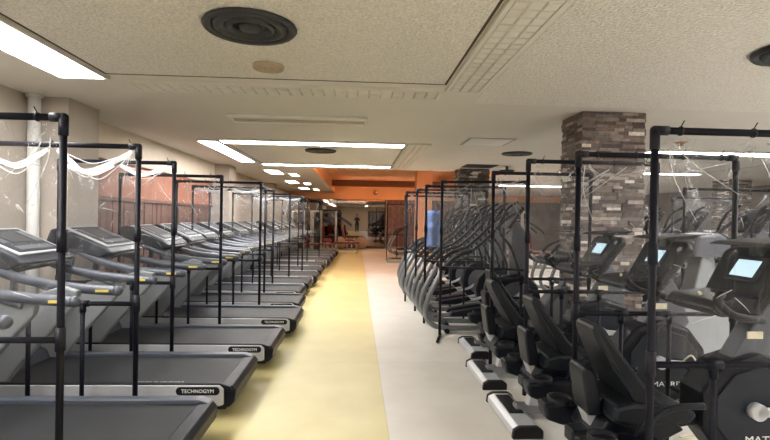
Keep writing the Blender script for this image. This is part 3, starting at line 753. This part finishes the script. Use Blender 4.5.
# low benches
t = thing('flat_bench', '', 'bench')
MB().b2(-.5, .5, -.14, .14, .38, .46, .02).build('pad', M_red, t)
MB().b2(-.42, -.36, -.2, .2, 0, .04).b2(.36, .42, -.2, .2, 0, .04).b2(-.41, -.37, -.02, .02, .04, .38).b2(.37, .41, -.02, .02, .04, .38).build('bench_frame', M_pale, t)
for i, (x, y, w_) in enumerate([(-1.3, 18.9, 'nearer'), (-.4, 20.1, 'farther')]):
    place(t, i == 0, (x, y, 0), .1, 'low dark red exercise bench at the far end of the aisle, %s one' % w_, 'red benches')
for i, (x, y, z, w_) in enumerate([(-.75, 22.7, .28, 'left'), (.2, 22.8, .28, 'right')]):
    o = MB().ball((0, 0, 0), .28, n=24).build('exercise_ball', M_tan); o.location = (x, y, z)
    tag(o, 'tan exercise ball on the floor before the mirror, %s one' % w_, 'exercise ball', 'exercise balls')
# grey kiosk-like machine shroud behind the nearest bike
t = thing('upright_bike', 'grey upright machine with a rounded pale hood behind the nearest console', 'exercise bike', (3.35, 5.0-.35, 0))
place_y = t
t.location = (3.96, 4.75, 0); t.rotation_euler = (0, 0, PI)
MB().b2(-.25, .8, -.05, .05, .02, .1, .01).b2(-.25, -.18, -.28, .28, 0, .06, .01).b2(.75, .82, -.28, .28, 0, .06, .01).build('frame', M_tubegrey, t)
MB().prof([(.3, .1), (.75, .1), (.85, .5), (.7, .8), (.62, 1.15), (.5, 1.15), (.45, .8), (.25, .5)], -.1, .1, .02).build('drive_housing', M_lgrey, t)
MB().prof([(.36, 1.13), (.4, 1.3), (.5, 1.36), (.72, 1.34), (.76, 1.13)], -.17, .17, .03).build('console_hood', M_mgrey, t)
MB().prof([(-.2, .86), (-.18, .94), (.05, .93), (.12, .88), (.0, .85)], -.12, .12, .02).build('saddle', M_vin, t)
MB().cyl((-.08, 0, .1), (-.08, 0, .86), .03).build('seat_post', M_silver, t)
MB().tube([(.2, -.22, 1.15), (.4, -.2, 1.1), (.5, 0, 1.08), (.4, .2, 1.1), (.2, .22, 1.15)], .018).build('handlebar', M_blk, t)

# step platform far right of the aisle
t = thing('step_platform', 'pale low platform with a dark oval pad at the far right of the aisle', 'platform', (1.35, 16.6, 0))
MB().b2(-.35, .35, -.5, .5, 0, .1, .02).build('base', M_pale, t)
MB().lathe([(.001, .115), (.2, .115), (.24, .098)], n=24).build('pad', M_blk2, t)
# blue towel on the back screen bar
t = MB()
b2_ = bmesh.new(); V = []
for j in range(17):
    for i in range(9):
        u = i/8; v = j/16
        V.append(b2_.verts.new((u*.24-.12, .03*math.sin(u*9+v)+.026*(1 if v < .5 else -1)+.01*math.sin(v*9+u*3), 1.55-abs(.1-v)*.66)))
for j in range(16):
    for i in range(8):
        f = b2_.faces.new((V[j*9+i], V[j*9+i+1], V[(j+1)*9+i+1], V[(j+1)*9+i])); f.smooth = True
t.bm.free(); t.bm = b2_
o = t.build('towel', M_blue); o.location = (1.22, 8.02, .04)
md = o.modifiers.new('s', 'SOLIDIFY'); md.thickness = .012
tag(o, 'blue towel draped over a cross trainer behind the right vinyl screens', 'towel')

# power cords
def cord(pts, label):
    o = MB().tube(pts, .006, n=6, smooth=10).build('power_cord', M_cream)
    tag(o, label, 'cord', 'cream power cords'); return o
cord([(2.6, 3.1, .9), (2.58, 3.12, .7), (2.5, 3.18, .5), (2.62, 3.2, .3), (2.55, 3.25, .12), (2.4, 3.22, .01), (2.2, 3.25, .008), (2.45, 3.3, .008)], 'cream cord hanging down between the two nearest recumbent bikes')
cord([(2.62, 4.05, .95), (2.6, 4.1, .6), (2.5, 4.12, .3), (2.45, 4.15, .01), (2.2, 4.12, .008)], 'cream cord hanging between the second and third recumbent bikes')

# ------------------------------------------------------------------ photographer, seen in the mirror
def person(x, y):
    t = thing('person', 'person in black top and dark trousers holding up a phone, reflected in the mirror', 'person', (x, y, 0))
    def skin(name, verts, edges, radii, m, par, root=0):
        me = bpy.data.meshes.new(name); me.from_pydata([Vector(v) for v in verts], edges, [])
        o = bpy.data.objects.new(name, me); COL.objects.link(o); o.parent = par
        md = o.modifiers.new('skin', 'SKIN'); md.use_smooth_shade = True
        for i, r in enumerate(radii):
            d = me.skin_vertices[0].data[i]; d.radius = r if isinstance(r, tuple) else (r, r); d.use_root = (i == root)
        ss = o.modifiers.new('sub', 'SUBSURF'); ss.levels = 2; ss.render_levels = 2
        me.materials.append(m); return o
    V = [(0, 0, .95), (0, 0, 1.1), (0, .0, 1.28), (0, .0, 1.40), (0, .01, 1.47), (0, .015, 1.52)]
    R = [(.15, .10), (.13, .095), (.155, .10), (.10, .08), (.05, .05), (.055, .06)]
    E = [(0, 1), (1, 2), (2, 3), (3, 4), (4, 5)]
    for s in (-1, 1):
        b = len(V)
        V += [(s*.09, 0, .88), (s*.10, .01, .5), (s*.10, -.01, .1), (s*.105, .14, .04)]
        R += [(.09, .09), (.06, .06), (.042, .042), (.035, .03)]
        E += [(0, b), (b, b+1), (b+1, b+2), (b+2, b+3)]
        b = len(V)
        V += [(s*.19, 0, 1.37), (s*.23, .03, 1.13), (s*.12, .22, 1.30), (s*.085, .26, 1.36)]
        R += [.05, .04, .028, .03]
        E += [(3, b), (b, b+1), (b+1, b+2), (b+2, b+3)]
    body = skin('body', V, E, R, M_shirt, t)
    for s in (-1, 1):
        tr = skin('trouser_leg', [(s*.09, 0, .93), (s*.10, .01, .5), (s*.10, -.01, .12)], [(0, 1), (1, 2)], [(.115, .115), (.085, .085), (.065, .065)], M_jeans, t)
        skin('shoe', [(s*.10, -.05, .05), (s*.105, .06, .045), (s*.11, .17, .035)], [(0, 1), (1, 2)], [(.045, .045), (.045, .04), (.04, .03)], M_white, t)
        hx, hy, hz = s*.085, .27, 1.38
        hv = [(hx, hy-.03, hz-.04), (hx, hy, hz)]; he = [(0, 1)]; hr = [.028, (.034, .02)]
        for k in range(4):
            z = hz-.03+k*.02; b = len(hv)
            hv += [(hx, hy+.03, z), (hx-s*.03, hy+.05, z+.003), (hx-s*.05, hy+.045, z+.004)]; he += [(1, b), (b, b+1), (b+1, b+2)]; hr += [.009, .008, .007]
        b = len(hv); hv += [(hx-s*.01, hy-.015, hz+.01), (hx-s*.04, hy+.005, hz+.02)]; he += [(1, b), (b, b+1)]; hr += [.011, .009]
        skin('hand', hv, he, hr, M_skin, t)
    hd = MB().ball((0, .03, 1.62), .1, (.78, .95, 1.18), 24)
    hd.prof([(-.012, 1.60), (.012, 1.60), (.006, 1.645), (-.006, 1.645)], .12, .148, .004)
    hd.ball((-.078, .03, 1.62), .02, (.4, .8, 1.3)).ball((.078, .03, 1.62), .02, (.4, .8, 1.3))
    hd.cyl((0, .01, 1.46), (0, .02, 1.56), .05)
    hd.build('head', M_skin, t)
    for s in (-1, 1): MB().ball((s*.03, .117, 1.635), .011).build('eye', M_hair, t)
    MB().box((0, .122, 1.572), (.045, .008, .01), .003).build('mouth', M_red, t)
    MB().ball((0, .012, 1.655), .106, (.84, .95, 1.0), 24).build('hair', M_hair, t)
    return t
person(0, -.42)
o = MB().box((0, 0, 0), (.15, .009, .075), .004).build('phone', M_blk); o.location = (0, -.092, 1.385)
tag(o, 'black phone held sideways in both hands of the reflected person', 'phone')

# ------------------------------------------------------------------ light, world, camera
w = bpy.data.worlds.new('W'); SC.world = w; w.use_nodes = True
w.node_tree.nodes['Background'].inputs[0].default_value = (.8, .85, 1, 1); w.node_tree.nodes['Background'].inputs[1].default_value = .0

cd = bpy.data.cameras.new('Camera'); co = bpy.data.objects.new('Camera', cd); COL.objects.link(co)
cd.sensor_width = 36; cd.lens = 36*500/770; cd.clip_start = .05; cd.clip_end = 100
co.matrix_world = Matrix.Translation((0, 0, 1.45)) @ Matrix.Rotation(math.radians(-3.2), 4, 'Z') @ Matrix.Rotation(math.radians(90-.25), 4, 'X') @ Matrix.Rotation(math.radians(1.0), 4, 'Z')
SC.camera = co
SC.view_settings.view_transform = 'Standard'; SC.view_settings.look = 'None'; SC.view_settings.exposure = 1.5; SC.view_settings.gamma = 1
SC.view_settings.use_curve_mapping = False
cy = SC.cycles
cy.use_denoising = True; cy.max_bounces = 14; cy.transparent_max_bounces = 40; cy.diffuse_bounces = 6; cy.glossy_bounces = 4
cy.sample_clamp_indirect = 6; cy.caustics_reflective = False; cy.caustics_refractive = False
